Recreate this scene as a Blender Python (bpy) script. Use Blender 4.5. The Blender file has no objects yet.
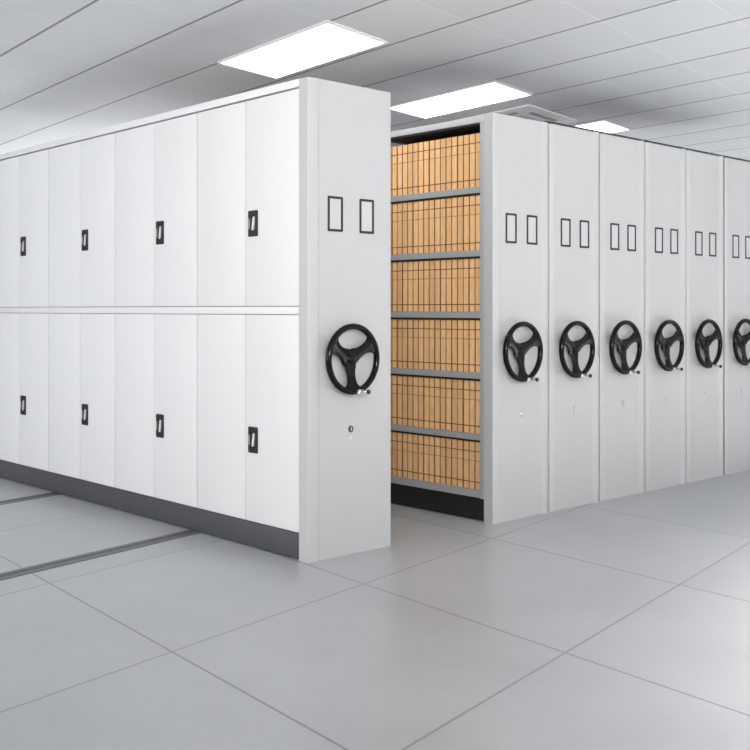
import bpy, bmesh, math, random
from mathutils import Vector, Matrix
random.seed(7)
scene = bpy.context.scene
COL = scene.collection
PI = math.pi

# ------------------------------------------------------------------ materials
def new_mat(name):
    m = bpy.data.materials.new(name)
    m.use_nodes = True
    nt = m.node_tree
    b = nt.nodes['Principled BSDF']
    return m, nt, b

def mat(name, col, rough=0.5, metal=0.0, vary=0.0, scale=6.0, bump=0.0, bump_scale=200.0, coat=0.0, spec=0.5):
    m, nt, b = new_mat(name)
    N, L = nt.nodes, nt.links
    b.inputs['Roughness'].default_value = rough
    b.inputs['Metallic'].default_value = metal
    b.inputs['Coat Weight'].default_value = coat
    b.inputs['Specular IOR Level'].default_value = spec
    tc = N.new('ShaderNodeTexCoord')
    no = N.new('ShaderNodeTexNoise'); no.inputs['Scale'].default_value = scale
    no.inputs['Detail'].default_value = 4
    L.new(tc.outputs['Object'], no.inputs['Vector'])
    mx = N.new('ShaderNodeMix'); mx.data_type = 'RGBA'
    mx.inputs[6].default_value = (*[c * (1 - vary) for c in col], 1)
    mx.inputs[7].default_value = (*[min(1, c * (1 + vary)) for c in col], 1)
    L.new(no.outputs['Fac'], mx.inputs[0])
    L.new(mx.outputs[2], b.inputs['Base Color'])
    if bump:
        n2 = N.new('ShaderNodeTexNoise'); n2.inputs['Scale'].default_value = bump_scale
        L.new(tc.outputs['Object'], n2.inputs['Vector'])
        bp = N.new('ShaderNodeBump'); bp.inputs['Strength'].default_value = bump
        bp.inputs['Distance'].default_value = 0.002
        L.new(n2.outputs['Fac'], bp.inputs['Height'])
        L.new(bp.outputs['Normal'], b.inputs['Normal'])
    return m

M = {}
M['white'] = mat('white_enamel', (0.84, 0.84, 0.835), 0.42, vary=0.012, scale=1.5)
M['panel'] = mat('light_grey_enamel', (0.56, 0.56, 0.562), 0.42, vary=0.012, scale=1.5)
M['upright'] = mat('grey_enamel', (0.45, 0.455, 0.48), 0.4, vary=0.02)
M['shelf'] = mat('shelf_grey', (0.40, 0.40, 0.395), 0.45, vary=0.03)
M['plinth_grey'] = mat('plinth_dark_grey', (0.070, 0.070, 0.074), 0.45, vary=0.08)
M['black'] = mat('black_plastic_and_shade', (0.012, 0.012, 0.013), 0.45, vary=0.1)
M['wheel'] = mat('glossy_black_plastic', (0.004, 0.0045, 0.0045), 0.12, vary=0.1, spec=0.24)
M['plinth_black'] = mat('plinth_black', (0.012, 0.012, 0.012), 0.5, vary=0.1)
M['inside'] = mat('dark_interior_shade', (0.03, 0.03, 0.03), 0.7, vary=0.1)
M['chrome'] = mat('chrome', (0.85, 0.85, 0.86), 0.15, 1.0)
M['steel'] = mat('brushed_steel', (0.62, 0.62, 0.63), 0.3, 0.9)
M['lever'] = mat('bright_lever', (0.85, 0.85, 0.86), 0.3, 0.1)
M['outline'] = mat('black_frame', (0.02, 0.02, 0.02), 0.4)
M['card'] = mat('label_card', (0.60, 0.60, 0.605), 0.4)
M['rail'] = mat('rail_dark', (0.135, 0.145, 0.155), 0.45, 0.0, vary=0.1)
M['rail_groove'] = mat('rail_groove', (0.10, 0.105, 0.11), 0.5, 0.0, vary=0.1)
M['wallp'] = mat('wall_paint', (0.72, 0.73, 0.74), 0.8, vary=0.02)
M['acw'] = mat('ac_plastic', (0.95, 0.955, 0.955), 0.5, vary=0.01)
M['ac_dark'] = mat('ac_slot', (0.34, 0.34, 0.345), 0.6)
M['ac_grille'] = mat('ac_grille', (0.6, 0.61, 0.62), 0.6)
M['fixture'] = mat('fixture_rim', (0.75, 0.76, 0.77), 0.5)
M['bounce_cut'] = mat('bounce_cut_grey', (0.22, 0.22, 0.225), 0.6, vary=0.05)
M['gap'] = mat('painted_gap_shade', (0.16, 0.16, 0.165), 0.6)  # dark grey painted as shade in door gaps and panel seams
M['top_dark'] = mat('top_dark_strip', (0.05, 0.05, 0.05), 0.6)

def emis(name, col, s):
    m, nt, b = new_mat(name)
    b.inputs['Base Color'].default_value = (*col, 1)
    b.inputs['Emission Color'].default_value = (*col, 1)
    b.inputs['Emission Strength'].default_value = s
    return m
M['diffuser'] = emis('lit_diffuser', (0.98, 0.99, 1.0), 5.0)

def kraft():
    m, nt, b = new_mat('kraft_card')
    N, L = nt.nodes, nt.links
    b.inputs['Roughness'].default_value = 0.75
    tc = N.new('ShaderNodeTexCoord'); oi = N.new('ShaderNodeObjectInfo')
    mp = N.new('ShaderNodeMapping'); mp.inputs['Scale'].default_value = (30, 30, 9)
    ad = N.new('ShaderNodeVectorMath'); ad.operation = 'ADD'
    L.new(tc.outputs['Object'], ad.inputs[0])
    cmb = N.new('ShaderNodeCombineXYZ')
    ml = N.new('ShaderNodeMath'); ml.operation = 'MULTIPLY'; ml.inputs[1].default_value = 37.0
    L.new(oi.outputs['Random'], ml.inputs[0])
    L.new(ml.outputs[0], cmb.inputs[1]); L.new(cmb.outputs[0], ad.inputs[1])
    L.new(ad.outputs[0], mp.inputs['Vector'])
    no = N.new('ShaderNodeTexNoise'); no.inputs['Scale'].default_value = 1.6; no.inputs['Detail'].default_value = 5
    L.new(mp.outputs[0], no.inputs['Vector'])
    cr = N.new('ShaderNodeValToRGB')
    cr.color_ramp.elements[0].position = 0.3; cr.color_ramp.elements[0].color = (0.85, 0.47, 0.205, 1)
    cr.color_ramp.elements[1].position = 0.75; cr.color_ramp.elements[1].color = (0.98, 0.63, 0.325, 1)
    L.new(no.outputs['Fac'], cr.inputs[0])
    hs = N.new('ShaderNodeHueSaturation')
    mr = N.new('ShaderNodeMapRange'); mr.inputs['To Min'].default_value = 0.88; mr.inputs['To Max'].default_value = 1.08
    L.new(oi.outputs['Random'], mr.inputs[0]); L.new(mr.outputs[0], hs.inputs['Value'])
    L.new(cr.outputs[0], hs.inputs['Color']); L.new(hs.outputs[0], b.inputs['Base Color'])
    return m
M['kraft'] = kraft()
M['kraft_line'] = mat('printed_line', (0.14, 0.05, 0.018), 0.8, vary=0.15)
M['kraft_print'] = mat('faded_print', (0.56, 0.31, 0.14), 0.8, vary=0.3, scale=60)
M['kraft_gap_shade'] = mat('kraft_gap_shade', (0.20, 0.085, 0.026), 0.85, vary=0.1)

# room grid directions (floor tiles, ceiling tiles and rails share them)
A1, A2 = math.radians(10.7), math.radians(84.4)
E1 = Vector((math.cos(A1), math.sin(A1))); E2 = Vector((math.cos(A2), math.sin(A2)))
DET = E1.x * E2.y - E1.y * E2.x
R1 = Vector((E2.y, -E2.x)) / DET       # u = R1.p
R2 = Vector((-E1.y, E1.x)) / DET       # v = R2.p
CEIL = 2.785
CO = Vector((2.107, 0.559))             # a ceiling grid crossing (corner of a light)
FO = Vector((-0.065, -0.465))           # a floor grid crossing

def grid_nodes(nt, origin, su, sv):
    N, L = nt.nodes, nt.links
    tc = N.new('ShaderNodeTexCoord')
    sub = N.new('ShaderNodeVectorMath'); sub.operation = 'SUBTRACT'
    sub.inputs[1].default_value = (origin.x, origin.y, 0)
    L.new(tc.outputs['Object'], sub.inputs[0])
    outs = []
    for R, s in ((R1, su), (R2, sv)):
        d = N.new('ShaderNodeVectorMath'); d.operation = 'DOT_PRODUCT'
        d.inputs[1].default_value = (R.x / s, R.y / s, 0)
        L.new(sub.outputs[0], d.inputs[0])
        p = N.new('ShaderNodeMath'); p.operation = 'PINGPONG'; p.inputs[1].default_value = 0.5
        L.new(d.outputs['Value'], p.inputs[0])
        fl = N.new('ShaderNodeMath'); fl.operation = 'FLOOR'
        L.new(d.outputs['Value'], fl.inputs[0])
        outs.append((p.outputs[0], fl.outputs[0]))
    return tc, outs

def line_mask(nt, sock, w):
    N, L = nt.nodes, nt.links
    mr = N.new('ShaderNodeMapRange'); mr.interpolation_type = 'SMOOTHSTEP'
    mr.inputs['From Min'].default_value = w * 0.5; mr.inputs['From Max'].default_value = w
    mr.inputs['To Min'].default_value = 1; mr.inputs['To Max'].default_value = 0
    L.new(sock, mr.inputs[0])
    return mr.outputs[0]

def mixcol(nt, fac, a, b):
    mx = nt.nodes.new('ShaderNodeMix'); mx.data_type = 'RGBA'
    for i, v in ((0, fac), (6, a), (7, b)):
        if isinstance(v, tuple): mx.inputs[i].default_value = v
        elif isinstance(v, float): mx.inputs[i].default_value = v
        else: nt.links.new(v, mx.inputs[i])
    return mx.outputs[2]

def cell_random(nt, fu, fv):
    N, L = nt.nodes, nt.links
    c = N.new('ShaderNodeCombineXYZ'); L.new(fu, c.inputs[0]); L.new(fv, c.inputs[1])
    w = N.new('ShaderNodeTexWhiteNoise'); w.noise_dimensions = '3D'; L.new(c.outputs[0], w.inputs['Vector'])
    return w.outputs['Value']

def ceiling_mat():
    m, nt, b = new_mat('ceiling_tiles')
    N, L = nt.nodes, nt.links
    tc, ((pu, fu), (pv, fv)) = grid_nodes(nt, CO, 0.6, 0.6)
    no = N.new('ShaderNodeTexNoise'); no.inputs['Scale'].default_value = 1.1; no.inputs['Detail'].default_value = 6
    L.new(tc.outputs['Object'], no.inputs['Vector'])
    base = mixcol(nt, no.outputs['Fac'], (0.74, 0.755, 0.77, 1), (0.82, 0.83, 0.84, 1))
    base = mixcol(nt, cell_random(nt, fu, fv), base, mixcol(nt, 0.5, base, (0.70, 0.71, 0.72, 1)))
    c1 = mixcol(nt, line_mask(nt, pv, 0.010), base, (0.86, 0.87, 0.88, 1))
    c2 = mixcol(nt, line_mask(nt, pu, 0.021), c1, (0.27, 0.27, 0.28, 1))
    L.new(c2, b.inputs['Base Color'])
    b.inputs['Roughness'].default_value = 0.75
    return m

def floor_mat():
    m, nt, b = new_mat('floor_tiles')
    N, L = nt.nodes, nt.links
    tc, ((pu, fu), (pv, fv)) = grid_nodes(nt, FO, 1.2, 1.2)
    no = N.new('ShaderNodeTexNoise'); no.inputs['Scale'].default_value = 1.3; no.inputs['Detail'].default_value = 7
    no.inputs['Roughness'].default_value = 0.6
    L.new(tc.outputs['Object'], no.inputs['Vector'])
    base = mixcol(nt, no.outputs['Fac'], (0.36, 0.37, 0.38, 1), (0.56, 0.57, 0.575, 1))
    base = mixcol(nt, cell_random(nt, fu, fv), base, mixcol(nt, 0.35, base, (0.42, 0.43, 0.44, 1)))
    c1 = mixcol(nt, line_mask(nt, pu, 0.006), base, (0.23, 0.23, 0.24, 1))
    c2 = mixcol(nt, line_mask(nt, pv, 0.006), c1, (0.27, 0.27, 0.28, 1))
    L.new(c2, b.inputs['Base Color'])
    mr = N.new('ShaderNodeMapRange'); mr.inputs['To Min'].default_value = 0.22; mr.inputs['To Max'].default_value = 0.42
    L.new(no.outputs['Fac'], mr.inputs[0]); L.new(mr.outputs[0], b.inputs['Roughness'])
    b.inputs['Specular IOR Level'].default_value = 0.45
    return m
M['ceiling'] = ceiling_mat(); M['floor'] = floor_mat()

DEPTH = 3.68
T0 = 0.0755
# ------------------------------------------------------------------ mesh helpers
def add_box(bm, lo, hi, bevel=0.0, mi=0, seg=2):
    vs = [bm.verts.new((x, y, z)) for x in (lo[0], hi[0]) for y in (lo[1], hi[1]) for z in (lo[2], hi[2])]
    idx = [(0, 1, 3, 2), (4, 6, 7, 5), (0, 4, 5, 1), (2, 3, 7, 6), (0, 2, 6, 4), (1, 5, 7, 3)]
    fs = [bm.faces.new([vs[i] for i in f]) for f in idx]
    for f in fs: f.material_index = mi
    if bevel:
        es = list({e for f in fs for e in f.edges})
        r = bmesh.ops.bevel(bm, geom=es, offset=bevel, segments=seg, affect='EDGES', profile=0.6)
        for f in r['faces']: f.material_index = mi

def add_prism(bm, pts, axis, a, b, mi=0, bevel=0.0):
    """pts: list of 2-D points; extruded along axis ('x','y','z') from a to b."""
    def P(p, t):
        if axis == 'z': return (p[0], p[1], t)
        if axis == 'y': return (p[0], t, p[1])
        return (t, p[0], p[1])
    v0 = [bm.verts.new(P(p, a)) for p in pts]; v1 = [bm.verts.new(P(p, b)) for p in pts]
    n = len(pts); fs = []
    fs.append(bm.faces.new(v0[::-1])); fs.append(bm.faces.new(v1))
    for i in range(n):
        fs.append(bm.faces.new((v0[i], v0[(i + 1) % n], v1[(i + 1) % n], v1[i])))
    for f in fs: f.material_index = mi
    if bevel:
        es = list(fs[0].edges) + list(fs[1].edges)
        r = bmesh.ops.bevel(bm, geom=es, offset=bevel, segments=2, affect='EDGES', profile=0.6)
        for f in r['faces']: f.material_index = mi

def add_cyl(bm, c, axis, r0, r1, length, seg=24, mi=0, rings=None):
    """lathe along +axis from c. rings: list of (t, r) overrides."""
    axis = Vector(axis).normalized()
    t = Vector((0, 0, 1)) if abs(axis.z) < 0.9 else Vector((1, 0, 0))
    a = axis.cross(t).normalized(); b = axis.cross(a)
    rings = rings or [(0, r0), (length, r1)]
    loops = []
    for (d, r) in rings:
        loops.append([bm.verts.new(Vector(c) + axis * d + (a * math.cos(2 * PI * i / seg) + b * math.sin(2 * PI * i / seg)) * r) for i in range(seg)])
    fs = []
    for l0, l1 in zip(loops, loops[1:]):
        for i in range(seg):
            fs.append(bm.faces.new((l0[i], l0[(i + 1) % seg], l1[(i + 1) % seg], l1[i])))
    fs.append(bm.faces.new(loops[0][::-1])); fs.append(bm.faces.new(loops[-1]))
    for f in fs: f.material_index = mi

def add_torus(bm, c, R, r, rx=None, seg=64, sub=16, mi=0):
    """ring in the XZ plane."""
    g = []
    for i in range(seg):
        t = 2 * PI * i / seg; row = []
        for j in range(sub):
            p = 2 * PI * j / sub
            rr = R + r * math.cos(p)
            row.append(bm.verts.new((c[0] + rr * math.cos(t), c[1] + (rx or r) * math.sin(p), c[2] + rr * math.sin(t))))
        g.append(row)
    for i in range(seg):
        for j in range(sub):
            f = bm.faces.new((g[i][j], g[(i + 1) % seg][j], g[(i + 1) % seg][(j + 1) % sub], g[i][(j + 1) % sub]))
            f.material_index = mi

def cover(w, hi, parent, m):
    bm = bmesh.new(); add_box(bm, (0.0, T0 - 0.0015, 2.362 if w < 0.56 else 2.368), (w, DEPTH, hi), 0.003)
    for f in bm.faces:
        if f.calc_center_median().z > hi - 0.0005: f.material_index = 1  # unseen top face darkened to cut light bouncing onto the ceiling
    return finish('top_cover', bm, [m, M['bounce_cut']], parent)

def finish(name, bm, mats, parent=None, smooth=True, angle=0.6):
    bmesh.ops.recalc_face_normals(bm, faces=bm.faces[:])
    me = bpy.data.meshes.new(name)
    bm.to_mesh(me); bm.free()
    for m in (mats if isinstance(mats, (list, tuple)) else [mats]): me.materials.append(m)
    if smooth:
        me.shade_smooth()
        me.set_sharp_from_angle(angle=angle)
    o = bpy.data.objects.new(name, me)
    COL.objects.link(o)
    if parent: o.parent = parent
    return o

def tag(o, label, cat, group=None):
    o['label'] = label; o['category'] = cat
    if group: o['group'] = group
    return o

def empty(name, loc):
    o = bpy.data.objects.new(name, None); o.empty_display_size = 0.1
    o.location = loc; COL.objects.link(o)
    return o

def copy_tree(o, parent=None):
    c = o.copy(); COL.objects.link(c)
    if parent: c.parent = parent
    for ch in list(o.children): copy_tree(ch, c)
    return c

def struct(o):
    o['kind'] = 'structure'; return o

# ------------------------------------------------------------------ the room
def slab(name, lo, hi, m):
    bm = bmesh.new(); add_box(bm, lo, hi); return struct(finish(name, bm, m, smooth=False))
slab('floor', (-7, -7, -0.1), (10, 9, 0), M['floor'])
slab('ceiling', (-7, -7, CEIL), (10, 9, CEIL + 0.1), M['ceiling'])
slab('wall_back', (-7, 8.9, 0), (10, 9.0, CEIL), M['wallp'])
slab('wall_left', (-7.1, -7, 0), (-7, 9, CEIL), M['wallp'])
slab('wall_right', (9.9, -7, 0), (10, 8.9, CEIL), M['wallp'])

# ------------------------------------------------------------------ shared carriage parts
def end_panel(parent, w, ridge, dark_sides=False, t=0.074, top=2.405):
    k = w / 0.54
    pr = [(0, t), (0, 0.009), (0.002, 0.0075), (0.0545 * k, -0.004), (0.0575 * k, -0.003), (0.0595 * k, 0.007), (0.0635 * k, 0.007), (0.0645 * k, 0.003),
          (0.450 * k, 0.003), (0.454 * k, 0.0026), (0.474 * k, -0.010), (0.480 * k, -0.012), (0.492 * k, -0.012), (0.498 * k, -0.010),
          (0.537 * k, 0.008), (0.54 * k, 0.012), (0.54 * k, t)]
    if not ridge:
        pr = pr[:9] + [(w - 0.012, 0.003), (w - 0.004, 0.004), (w, 0.007), (w, t)]
    bm = bmesh.new()
    add_prism(bm, pr, 'z', 0.0, top)
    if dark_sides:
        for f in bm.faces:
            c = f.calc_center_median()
            if (c.x < 0.0005 or c.x > w - 0.0005) and c.y > 0.02: f.material_index = 1  # side faces darkened so the seams between units look shaded
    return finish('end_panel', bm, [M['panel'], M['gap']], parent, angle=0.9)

def rrect(cx, cz, hw, hh, r, n=5):
    pts = []
    for (sx, sz, a0) in ((1, 1, 0), (-1, 1, 90), (-1, -1, 180), (1, -1, 270)):
        for i in range(n + 1):
            a = math.radians(a0 + 90 * i / n)
            pts.append((cx + sx * (hw - r) + r * math.cos(a), cz + sz * (hh - r) + r * math.sin(a)))
    return pts

def label_holder(parent, cx, cz):
    # thin black frame around a plain card
    hw, hh = 0.051, 0.089
    o = rrect(cx, cz, hw, hh, 0.006); i = rrect(cx, cz, hw - 0.0125, hh - 0.0125, 0.003)
    bm = bmesh.new(); n = len(o)
    lo = [[bm.verts.new((p[0], y, p[1])) for p in ring] for (ring, y) in ((o, 0.005), (o, 0.000), (i, 0.000), (i, 0.005))]
    for a in range(4):
        A, B = lo[a], lo[(a + 1) % 4]
        for j in range(n):
            bm.faces.new((A[j], A[(j + 1) % n], B[(j + 1) % n], B[j]))
    fr = finish('label_holder', bm, M['outline'], parent)
    bm = bmesh.new(); add_prism(bm, i, 'y', 0.0025, 0.005)
    finish('label_card', bm, M['card'], fr)
    return fr

WY = -0.052
def hand_wheel(parent, cx, cz):
    c = (cx, WY, cz); R = 0.1655
    bm = bmesh.new()
    add_torus(bm, c, R, 0.0155, 0.017)
    wheel = finish('hand_wheel', bm, M['wheel'], parent)
    for ang in (90 + 180, 29, 151):
        a = math.radians(ang); d = Vector((math.cos(a), math.sin(a))); q = Vector((-d.y, d.x))
        bm = bmesh.new()
        prof = [(0.0, 0.036), (0.02, 0.042), (0.035, 0.041), (0.05, 0.034), (0.07, 0.0285), (0.09, 0.0265), (0.11, 0.029),
                (0.13, 0.037), (0.145, 0.049), (0.155, 0.063)]
        rows = []
        for (r, hw) in prof:
            row = []
            for (s, y) in ((-1, 0.0), (-0.85, -0.007), (-0.3, -0.010), (0.3, -0.010), (0.85, -0.007), (1, 0.0), (0.85, 0.007), (-0.85, 0.007)):
                off = s * hw
                rr = r
                if r > 0.12:      # follow the rim's curve
                    rr = math.sqrt(max(r * r - off * off * ((r - 0.12) / 0.035), 0))
                p = d * rr + q * off
                dish = 0.028 * (1 - min(r / 0.150, 1)) ** 0.8
                row.append(bm.verts.new((cx + p.x, WY + y + dish, cz + p.y)))
            rows.append(row)
        for r0, r1 in zip(rows, rows[1:]):
            for j in range(8):
                bm.faces.new((r0[j], r0[(j + 1) % 8], r1[(j + 1) % 8], r1[j]))
        bm.faces.new(rows[0][::-1]); bm.faces.new(rows[-1])
        finish('spoke', bm, M['wheel'], wheel)
    bm = bmesh.new()
    add_cyl(bm, (cx, WY + 0.040, cz), (0, -1, 0), 0, 0, 0, 32,
            rings=[(0, 0.046), (0.018, 0.046), (0.023, 0.040), (0.024, 0.021), (0.028, 0.0205), (0.031, 0.017), (0.032, 0.004)])
    finish('hub', bm, M['wheel'], wheel)
    bm = bmesh.new(); add_cyl(bm, (cx, 0.008, cz), (0, -1, 0), 0.022, 0.022, 0.036, 20)
    finish('shaft', bm, M['steel'], wheel)
    # folding crank: chrome bracket on the rim, pin pointing outwards with a dark tip
    a = math.radians(-84); px, pz = cx + R * math.cos(a), cz + R * math.sin(a)
    bm = bmesh.new()
    add_box(bm, (px - 0.006, WY - 0.024, pz - 0.010), (px + 0.034, WY - 0.012, pz + 0.010), 0.003)
    add_cyl(bm, (px + 0.020, WY - 0.022, pz), (0.10, -1, 0.0), 0, 0, 0, 16, rings=[(0, 0.0085), (0.036, 0.0085), (0.040, 0.006), (0.042, 0.006)])
    add_cyl(bm, (px + 0.0242, WY - 0.063, pz), (0.10, -1, 0.0), 0, 0, 0, 16, mi=1, rings=[(0, 0.008), (0.002, 0.0115), (0.011, 0.0115), (0.014, 0.008)])
    k = finish('crank_handle', bm, [M['chrome'], M['black']], wheel)
    k['label'] = 'chrome crank handle with a dark knob'
    return wheel

def panel_lock(parent, cx, cz, m1, m2):
    bm = bmesh.new()
    add_cyl(bm, (cx, 0.006, cz), (0, -1, 0), 0, 0, 0, 20, mi=0, rings=[(0, 0.018), (0.006, 0.0175), (0.008, 0.014), (0.0085, 0.004)])
    add_box(bm, (cx - 0.003, -0.0035, cz - 0.009), (cx + 0.003, -0.001, cz + 0.009), 0.0, mi=1)
    add_prism(bm, rrect(cx + 0.002, cz - 0.044, 0.008, 0.015, 0.004), 'y', 0.001, 0.006, mi=1)
    return finish('panel_lock', bm, [m1, m2], parent)

def fittings(root, w, lx, wx, wz, lockx, lockz, m1, m2, dark=False):
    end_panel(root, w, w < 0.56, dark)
    for x in lx: label_holder(root, x, 1.737)
    hand_wheel(root, wx, wz)
    panel_lock(root, lockx, lockz, m1, m2)

# ------------------------------------------------------------------ carriage 1: closed cabinet with doors
W1 = 0.578
def add_handle(door, yc, zc):
    # black recessed pull, lens-shaped bright lever inside; stands on the door face x = 0.004
    bm = bmesh.new(); hw, hh, fx = 0.040, 0.0685, 0.004
    rings = [(rrect(yc, zc, hw, hh, 0.007), fx + 0.002), (rrect(yc, zc, hw, hh, 0.007), fx - 0.004), (rrect(yc, zc, hw - 0.004, hh - 0.004, 0.005), fx - 0.007),
             (rrect(yc, zc, hw - 0.016, hh - 0.026, 0.005), fx - 0.007), (rrect(yc, zc, hw - 0.019, hh - 0.029, 0.004), fx - 0.0005)]
    L = [[bm.verts.new((x, p[0], p[1])) for p in r] for (r, x) in rings]
    n = len(L[0])
    for a, b in zip(L, L[1:]):
        for j in range(n): bm.faces.new((a[j], a[(j + 1) % n], b[(j + 1) % n], b[j]))
    bm.faces.new(L[-1]); bm.faces.new(L[0][::-1])
    lv = [(yc - 0.006, zc + 0.034), (yc - 0.016, zc + 0.036), (yc - 0.015, zc + 0.005), (yc - 0.008, zc - 0.034), (yc + 0.003, zc - 0.036), (yc + 0.001, zc - 0.006)]
    add_prism(bm, lv, 'x', fx - 0.009, fx - 0.001, mi=1)
    # small lighter side cheek of the pull
    add_box(bm, (fx - 0.0085, yc + 0.023, zc - 0.026), (fx - 0.006, yc + 0.031, zc + 0.026), 0.0, mi=2)
    return finish('handle', bm, [M['black'], M['lever'], M['shelf']], door)

c1 = empty('mobile_cabinet', (0, 0, 0))
tag(c1, 'closed white double-tier cabinet with many doors along its side, standing apart on the left', 'cabinet')
fittings(c1, W1, (0.179, 0.398), 0.251, 1.003, 0.2855, 0.642, M['plinth_grey'], M['steel'])
T0 = 0.0755
bm = bmesh.new()
add_box(bm, (0.024, T0 - 0.0015, 0.134), (W1 - 0.002, DEPTH, 2.366))
finish('carcass', bm, M['gap'], c1, smooth=False)
cover(W1, 2.408, c1, M['white'])
bm = bmesh.new()
add_box(bm, (0.003, T0, 1.2295), (0.024, DEPTH, 1.2685), 0.002)
finish('middle_rail', bm, M['white'], c1)
bm = bmesh.new()
add_box(bm, (0.006, T0 - 0.0015, 0.006), (W1 - 0.006, DEPTH, 0.133), 0.002)
finish('plinth', bm, M['plinth_grey'], c1)
for k in range(8):
    ya = T0 + 0.45 * k + 0.002; yb = T0 + 0.45 * (k + 1) - 0.002
    if k % 2 == 1: yb -= 0.0018
    if k % 2 == 0 and k: ya += 0.0012
    for (z0, z1, hz) in ((0.137, 1.2265, 0.568), (1.2715, 2.360, 1.7065)):
        bm = bmesh.new()
        add_box(bm, (0.004, ya, z0), (0.023, yb, z1), 0.004, seg=3)
        # faint folded hem along both upright edges
        d = finish('door', bm, M['white'], c1)
        if k % 2 == 0: add_handle(d, T0 + 0.45 * (k + 1) - 0.072, hz)

# ------------------------------------------------------------------ carriage 2: open shelving, boxes inside
W, PITCH, X2 = 0.540, 0.5446, 1.420
SHELF_TOPS = [0.181, 0.514, 0.878, 1.239, 1.606, 1.982]
def open_unit():
    r = empty('mobile_shelving_unit', (X2, 0, 0))
    fittings(r, W, (0.163, 0.364), 0.209, 1.003, 0.262, 0.628, M['chrome'], M['steel'])
    for y0 in (T0 - 0.0015, 0.945, 1.845, 2.745, DEPTH - 0.030):
        y1 = y0 + (0.0315 if y0 < 0.1 else 0.030)
        bm = bmesh.new(); add_box(bm, (0.002, y0, 0.134), (W - 0.002, y1, 2.362), 0.0015)
        finish('upright', bm, M['upright'], r)
    cover(W, 2.400, r, M['panel'])
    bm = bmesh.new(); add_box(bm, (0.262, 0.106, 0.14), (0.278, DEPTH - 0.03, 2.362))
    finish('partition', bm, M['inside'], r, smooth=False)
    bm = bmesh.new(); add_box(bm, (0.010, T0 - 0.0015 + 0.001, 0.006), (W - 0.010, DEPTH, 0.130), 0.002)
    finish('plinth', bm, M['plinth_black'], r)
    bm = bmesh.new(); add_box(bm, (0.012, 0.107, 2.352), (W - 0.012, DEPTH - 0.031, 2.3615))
    finish('top_shade_sheet', bm, M['inside'], r, smooth=False)  # dark sheet added to imitate shade under the top
    for zt in SHELF_TOPS:
        bm = bmesh.new()
        # tray with a folded front lip: shallow U section run along the unit
        lip = 0.036 if zt > 0.2 else 0.044
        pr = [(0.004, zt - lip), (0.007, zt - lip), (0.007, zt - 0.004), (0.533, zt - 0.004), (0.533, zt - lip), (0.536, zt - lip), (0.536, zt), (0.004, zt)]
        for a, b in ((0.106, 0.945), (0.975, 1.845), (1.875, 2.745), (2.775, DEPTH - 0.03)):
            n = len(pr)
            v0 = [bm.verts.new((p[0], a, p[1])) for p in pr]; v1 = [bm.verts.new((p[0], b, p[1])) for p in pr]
            for i in range(n): bm.faces.new((v0[i], v0[(i + 1) % n], v1[(i + 1) % n], v1[i])).material_index = 1 if i in (1, 2, 3) else 0  # underside faces near-black, shade painted into the colour
            for v in (v0, v1):
                bm.faces.new((v[0], v[1], v[2], v[7])); bm.faces.new((v[2], v[3], v[6], v[7])); bm.faces.new((v[3], v[4], v[5], v[6]))
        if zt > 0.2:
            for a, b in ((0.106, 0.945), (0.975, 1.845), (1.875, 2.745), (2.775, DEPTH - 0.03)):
                add_box(bm, (0.006, a, zt - lip - 0.011), (0.010, b, zt - lip), 0, mi=2)  # black strip standing in for the shadow under the lip
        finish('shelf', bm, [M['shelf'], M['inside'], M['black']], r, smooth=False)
    return r
u2 = open_unit()
tag(u2, 'light grey shelving unit with its side open on six shelves of brown boxes', 'shelving unit')

# ------------------------------------------------------------------ the closed-up row to its right
def row_unit():
    r = empty('mobile_shelving_unit', (X2 + PITCH, 0, 0))
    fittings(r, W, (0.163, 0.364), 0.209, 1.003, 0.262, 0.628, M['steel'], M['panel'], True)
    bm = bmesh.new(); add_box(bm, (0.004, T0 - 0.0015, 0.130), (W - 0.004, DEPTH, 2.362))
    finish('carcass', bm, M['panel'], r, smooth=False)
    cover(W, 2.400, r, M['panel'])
    bm = bmesh.new(); add_box(bm, (0.010, T0 - 0.0005, 0.006), (W - 0.010, DEPTH, 0.130), 0.002)
    finish('plinth', bm, M['plinth_black'], r)
    bm = bmesh.new(); add_box(bm, (0.002, 0.030, 2.404), (W - 0.002, 0.050, 2.427), 0.002)
    finish('top_dark_strip', bm, M['top_dark'], r)  # thin dark strip along the top of the panel
    return r
LAB = ['light grey shelving unit pushed against the right side of the open unit with boxes',
       'light grey shelving unit second after the open unit with boxes',
       'light grey shelving unit third after the open unit with boxes',
       'light grey shelving unit fourth after the open unit with boxes',
       'light grey shelving unit at the right edge of the photo, only partly in view']
ru = row_unit()
for i, lb in enumerate(LAB):
    o = ru if i == 0 else copy_tree(ru)
    o.location = ((1.962, 2.507, 3.050, 3.592, 4.145)[i], 0, 0)
    tag(o, lb, 'shelving unit', 'shelving units closed up in a row')

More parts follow.
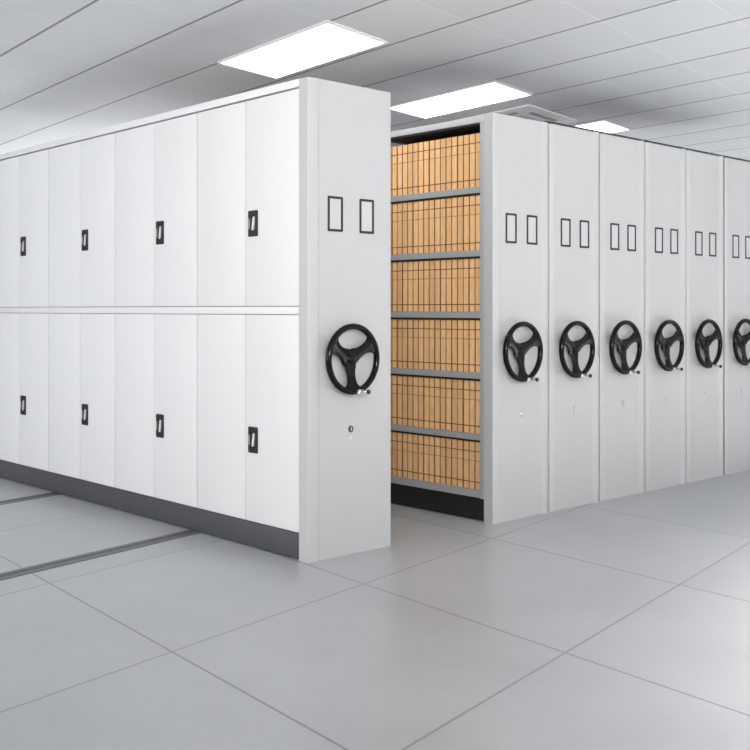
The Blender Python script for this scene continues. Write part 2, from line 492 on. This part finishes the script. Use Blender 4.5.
# ------------------------------------------------------------------ archive boxes
BW = 0.0466
def box_mesh(h):
    bm = bmesh.new(); d = 0.225; g = 0.0031
    # origin: bottom of spine, middle; spine faces -X
    hw = BW / 2
    add_box(bm, (0.003, -hw + 0.0004, 0), (d, hw - 0.0004, h), 0, mi=3)          # body; sides darkened to imitate shade in the gaps between boxes
    zs = [0.001, 0.042, 0.0475, h - 0.116, h - 0.110, h - 0.0595, h - 0.0545, h - 0.001]
    mis = [0, 1, 0, 2, 0, 1, 0]
    rows = []
    for z in zs:
        rows.append([bm.verts.new(v) for v in ((0.004, -hw + g * .6, z), (0.0, -hw + g + 0.001, z), (0.0, hw - g - 0.001, z), (0.004, hw - g * .6, z))])
    for r0, r1, mi in zip(rows, rows[1:], mis):
        for j in range(3):
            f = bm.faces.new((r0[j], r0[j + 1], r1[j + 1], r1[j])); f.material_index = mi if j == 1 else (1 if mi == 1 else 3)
    f = bm.faces.new(rows[0]); f = bm.faces.new(rows[-1])
    # thumb hole ring low on some spines is not visible; the top flap is a lip
    add_box(bm, (0.006, -hw + 0.003, h - 0.0005), (d - 0.006, hw - 0.003, h + 0.0008), 0, mi=0)
    return bm
ORD = ['nearest the hand wheel end', 'second from the hand wheel end', 'third from the hand wheel end', 'fourth from the hand wheel end', 'fifth from the hand wheel end',
       'sixth from the hand wheel end', 'seventh from the hand wheel end', 'eighth from the hand wheel end', 'ninth from the hand wheel end', 'tenth from the hand wheel end',
       'eleventh from the hand wheel end', 'twelfth from the hand wheel end', 'thirteenth from the hand wheel end', 'fourteenth from the hand wheel end',
       'fifteenth from the hand wheel end', 'sixteenth from the hand wheel end', 'seventeenth from the hand wheel end', 'eighteenth from the hand wheel end']
SH = ['bottom shelf', 'fifth shelf down', 'fourth shelf down', 'third shelf down', 'second shelf down', 'top shelf']
HGT = [0.284, 0.314, 0.312, 0.318, 0.327, 0.320]
for s, zt in enumerate(SHELF_TOPS):
    proto = None
    for k in range(18):
        if proto is None:
            proto = o = finish('archive_box', box_mesh(HGT[s]), [M['kraft'], M['kraft_line'], M['kraft_print'], M['kraft_gap_shade']], smooth=False)
        else:
            o = proto.copy(); COL.objects.link(o)
        o.location = (X2 + 0.012 + random.uniform(-0.0015, 0.003), 0.1062 + BW * (k + 0.5), zt + 0.0004)
        tag(o, 'brown cardboard archive box on the %s, %s' % (SH[s], ORD[k]), 'box', 'archive boxes on the ' + SH[s])

# ------------------------------------------------------------------ floor rails
def rail(p, x0, x1, label):
    t0 = (x0 - p.x) / E1.x; t1 = (x1 - p.x) / E1.x
    q = Vector((-E1.y, E1.x))
    bm = bmesh.new()
    sec = [(-0.056, 0.0005), (-0.054, 0.0035), (-0.020, 0.0035), (-0.018, 0.001), (0.018, 0.001), (0.020, 0.0035), (0.054, 0.0035), (0.056, 0.0005)]
    a = [bm.verts.new((*(p + E1 * t0 + q * s), z)) for s, z in sec]
    b = [bm.verts.new((*(p + E1 * t1 + q * s), z)) for s, z in sec]
    n = len(sec)
    for i in range(n):
        f = bm.faces.new((a[i], a[(i + 1) % n], b[(i + 1) % n], b[i]))
        if i in (2, 3, 4): f.material_index = 1
    bm.faces.new(a[::-1]); bm.faces.new(b)
    o = finish('floor_rail', bm, [M['rail'], M['rail_groove']], smooth=False)
    return tag(o, label, 'rail', 'floor rails under the cabinets')
rail(Vector((-1.2, 0.77)), -3.2, 4.6, 'dark steel floor rail under the white cabinet, closer to its hand wheel end')
rail(Vector((-0.2, 2.61)), -3.2, 4.4, 'dark steel floor rail under the white cabinet, farther from its hand wheel end')

# ------------------------------------------------------------------ ceiling lights and air conditioner
def para(bm, o, a0, a1, b0, b1, z0, z1, mi=0):
    pts = [o + E1 * a + E2 * b for a, b in ((a0, b0), (a1, b0), (a1, b1), (a0, b1))]
    add_prism(bm, [(p.x, p.y) for p in pts], 'z', z0, z1, mi)

def ceiling_light(origin, label):
    t = empty('ceiling_light', (origin.x, origin.y, CEIL)); O = Vector((0, 0))
    LW, LL, r = 0.56, 1.16, 0.014
    bm = bmesh.new()
    for (a0, a1, b0, b1) in ((0, LW, 0, r), (0, LW, LL - r, LL), (0, r, r, LL - r), (LW - r, LW, r, LL - r)):
        para(bm, O, a0, a1, b0, b1, -0.012, 0.0)
    finish('frame', bm, M['fixture'], t, smooth=False)
    bm = bmesh.new(); para(bm, O, r, LW - r, r, LL - r, -0.008, -0.001)
    finish('diffuser', bm, M['diffuser'], t, smooth=False)
    return tag(t, label, 'ceiling light', 'lit panels in the ceiling')
ceiling_light(Vector((0.311, 0.212)), 'lit white ceiling panel above the end of the closed white cabinet')
ceiling_light(CO, 'lit white ceiling panel above the open shelving unit with boxes')
ceiling_light(Vector((3.893, 0.896)), 'lit white ceiling panel seen over the closed-up row, beside the ceiling air vent')

def cassette(origin):
    t = empty('ceiling_air_conditioner', (origin.x, origin.y, CEIL)); O = Vector((0, 0)); S = 0.83
    bm = bmesh.new()
    def ring(i, z): return [bm.verts.new((*(E1 * a + E2 * b), z)) for a, b in ((i, i), (S - i, i), (S - i, S - i), (i, S - i))]
    rs = [ring(0, 0), ring(0, -0.010), ring(0.03, -0.014), ring(0.20, -0.020), ring(0.205, -0.018)]
    for a, b in zip(rs, rs[1:]):
        for j in range(4): bm.faces.new((a[j], a[(j + 1) % 4], b[(j + 1) % 4], b[j]))
    bm.faces.new(rs[0][::-1]); bm.faces.new(rs[-1])
    finish('cover', bm, M['acw'], t, smooth=False)
    for (a0, a1, b0, b1) in ((0.20, 0.63, 0.095, 0.140), (0.20, 0.63, 0.69, 0.735), (0.095, 0.140, 0.20, 0.63), (0.69, 0.735, 0.20, 0.63)):
        bm = bmesh.new(); para(bm, O, a0, a1, b0, b1, -0.0215, -0.014)
        fr = finish('air_outlet', bm, M['ac_dark'], t, smooth=False)
    bm = bmesh.new(); para(bm, O, 0.22, 0.61, 0.22, 0.61, -0.022, -0.017)
    for i in range(12):
        b = 0.235 + i * 0.0305
        para(bm, O, 0.235, 0.595, b, b + 0.014, -0.025, -0.022)
    finish('intake_grille', bm, M['ac_grille'], t, smooth=False)
    return tag(t, 'square pale grey air conditioner vent set in the ceiling, between two lit panels', 'air conditioner')
cassette(Vector((2.944, 0.916)))

# ------------------------------------------------------------------ lighting
wd = bpy.data.worlds.new('World'); scene.world = wd; wd.use_nodes = True
wd.node_tree.nodes['Background'].inputs['Color'].default_value = (0.96, 0.98, 1.0, 1)
wd.node_tree.nodes['Background'].inputs['Strength'].default_value = 1.0

def area(name, loc, target, sx, sy, power, col=(1, 1, 1)):
    l = bpy.data.lights.new(name, 'AREA'); l.shape = 'RECTANGLE'; l.size = sx; l.size_y = sy
    l.energy = power; l.color = col
    o = bpy.data.objects.new(name, l); COL.objects.link(o)
    o.location = loc
    o.rotation_euler = (Vector(target) - Vector(loc)).to_track_quat('-Z', 'Y').to_euler()
    return o
# rows of ceiling lights nearer the viewer and over the aisle on the left
for (x, y, p) in ((-1.6, -3.0, 6), (0.9, -3.2, 8)):
    area('ceiling_lamp', (x, y, CEIL - 0.03), (x, y + 0.001, 0), 0.6, 1.2, p, (1.0, 0.99, 0.97))
for (x, y, p) in ((0.6, -3.55, 34), (2.1, -3.1, 52), (3.6, -2.8, 62), (5.1, -2.5, 62), (6.6, -2.2, 56)):
    area('ceiling_lamp', (x, y, CEIL - 0.03), (x, y + 0.001, 0), 0.6, 1.2, p, (1.0, 0.99, 0.97)).data.spread = math.radians(72)
# added fill lights without windows: left, behind the cabinets and behind the viewer
area('fill_light', (-5.5, 2.6, 1.7), (0, 2.4, 1.2), 5.0, 2.2, 140, (0.97, 0.985, 1.0))
area('fill_light', (6.0, 8.6, 1.1), (6.0, 3.0, 2.6), 7.0, 1.8, 430, (0.97, 0.985, 1.0))
area('fill_light', (-3.2, -5.4, 2.25), (1.8, 0.0, 2.5), 3.4, 0.9, 62, (1.0, 0.99, 0.98)).data.spread = math.radians(80)

# ------------------------------------------------------------------ camera
cam = bpy.data.cameras.new('Camera'); co = bpy.data.objects.new('Camera', cam); COL.objects.link(co)
cam.sensor_width = 36; cam.sensor_fit = 'HORIZONTAL'
cam.lens = 1054.11 * 36 / 750
cam.shift_x = (375 - 337.45) / 750
cam.shift_y = -(375 - 309.31) / 750
cam.clip_start = 0.05
co.location = (-3.3783, -3.9650, 1.2550)
co.rotation_euler = (PI / 2, 0, -0.7330)
scene.camera = co

scene.view_settings.view_transform = 'Standard'
scene.view_settings.look = 'None'
scene.view_settings.exposure = 0.0
scene.cycles.use_denoising = True
scene.cycles.max_bounces = 8
scene.cycles.diffuse_bounces = 5
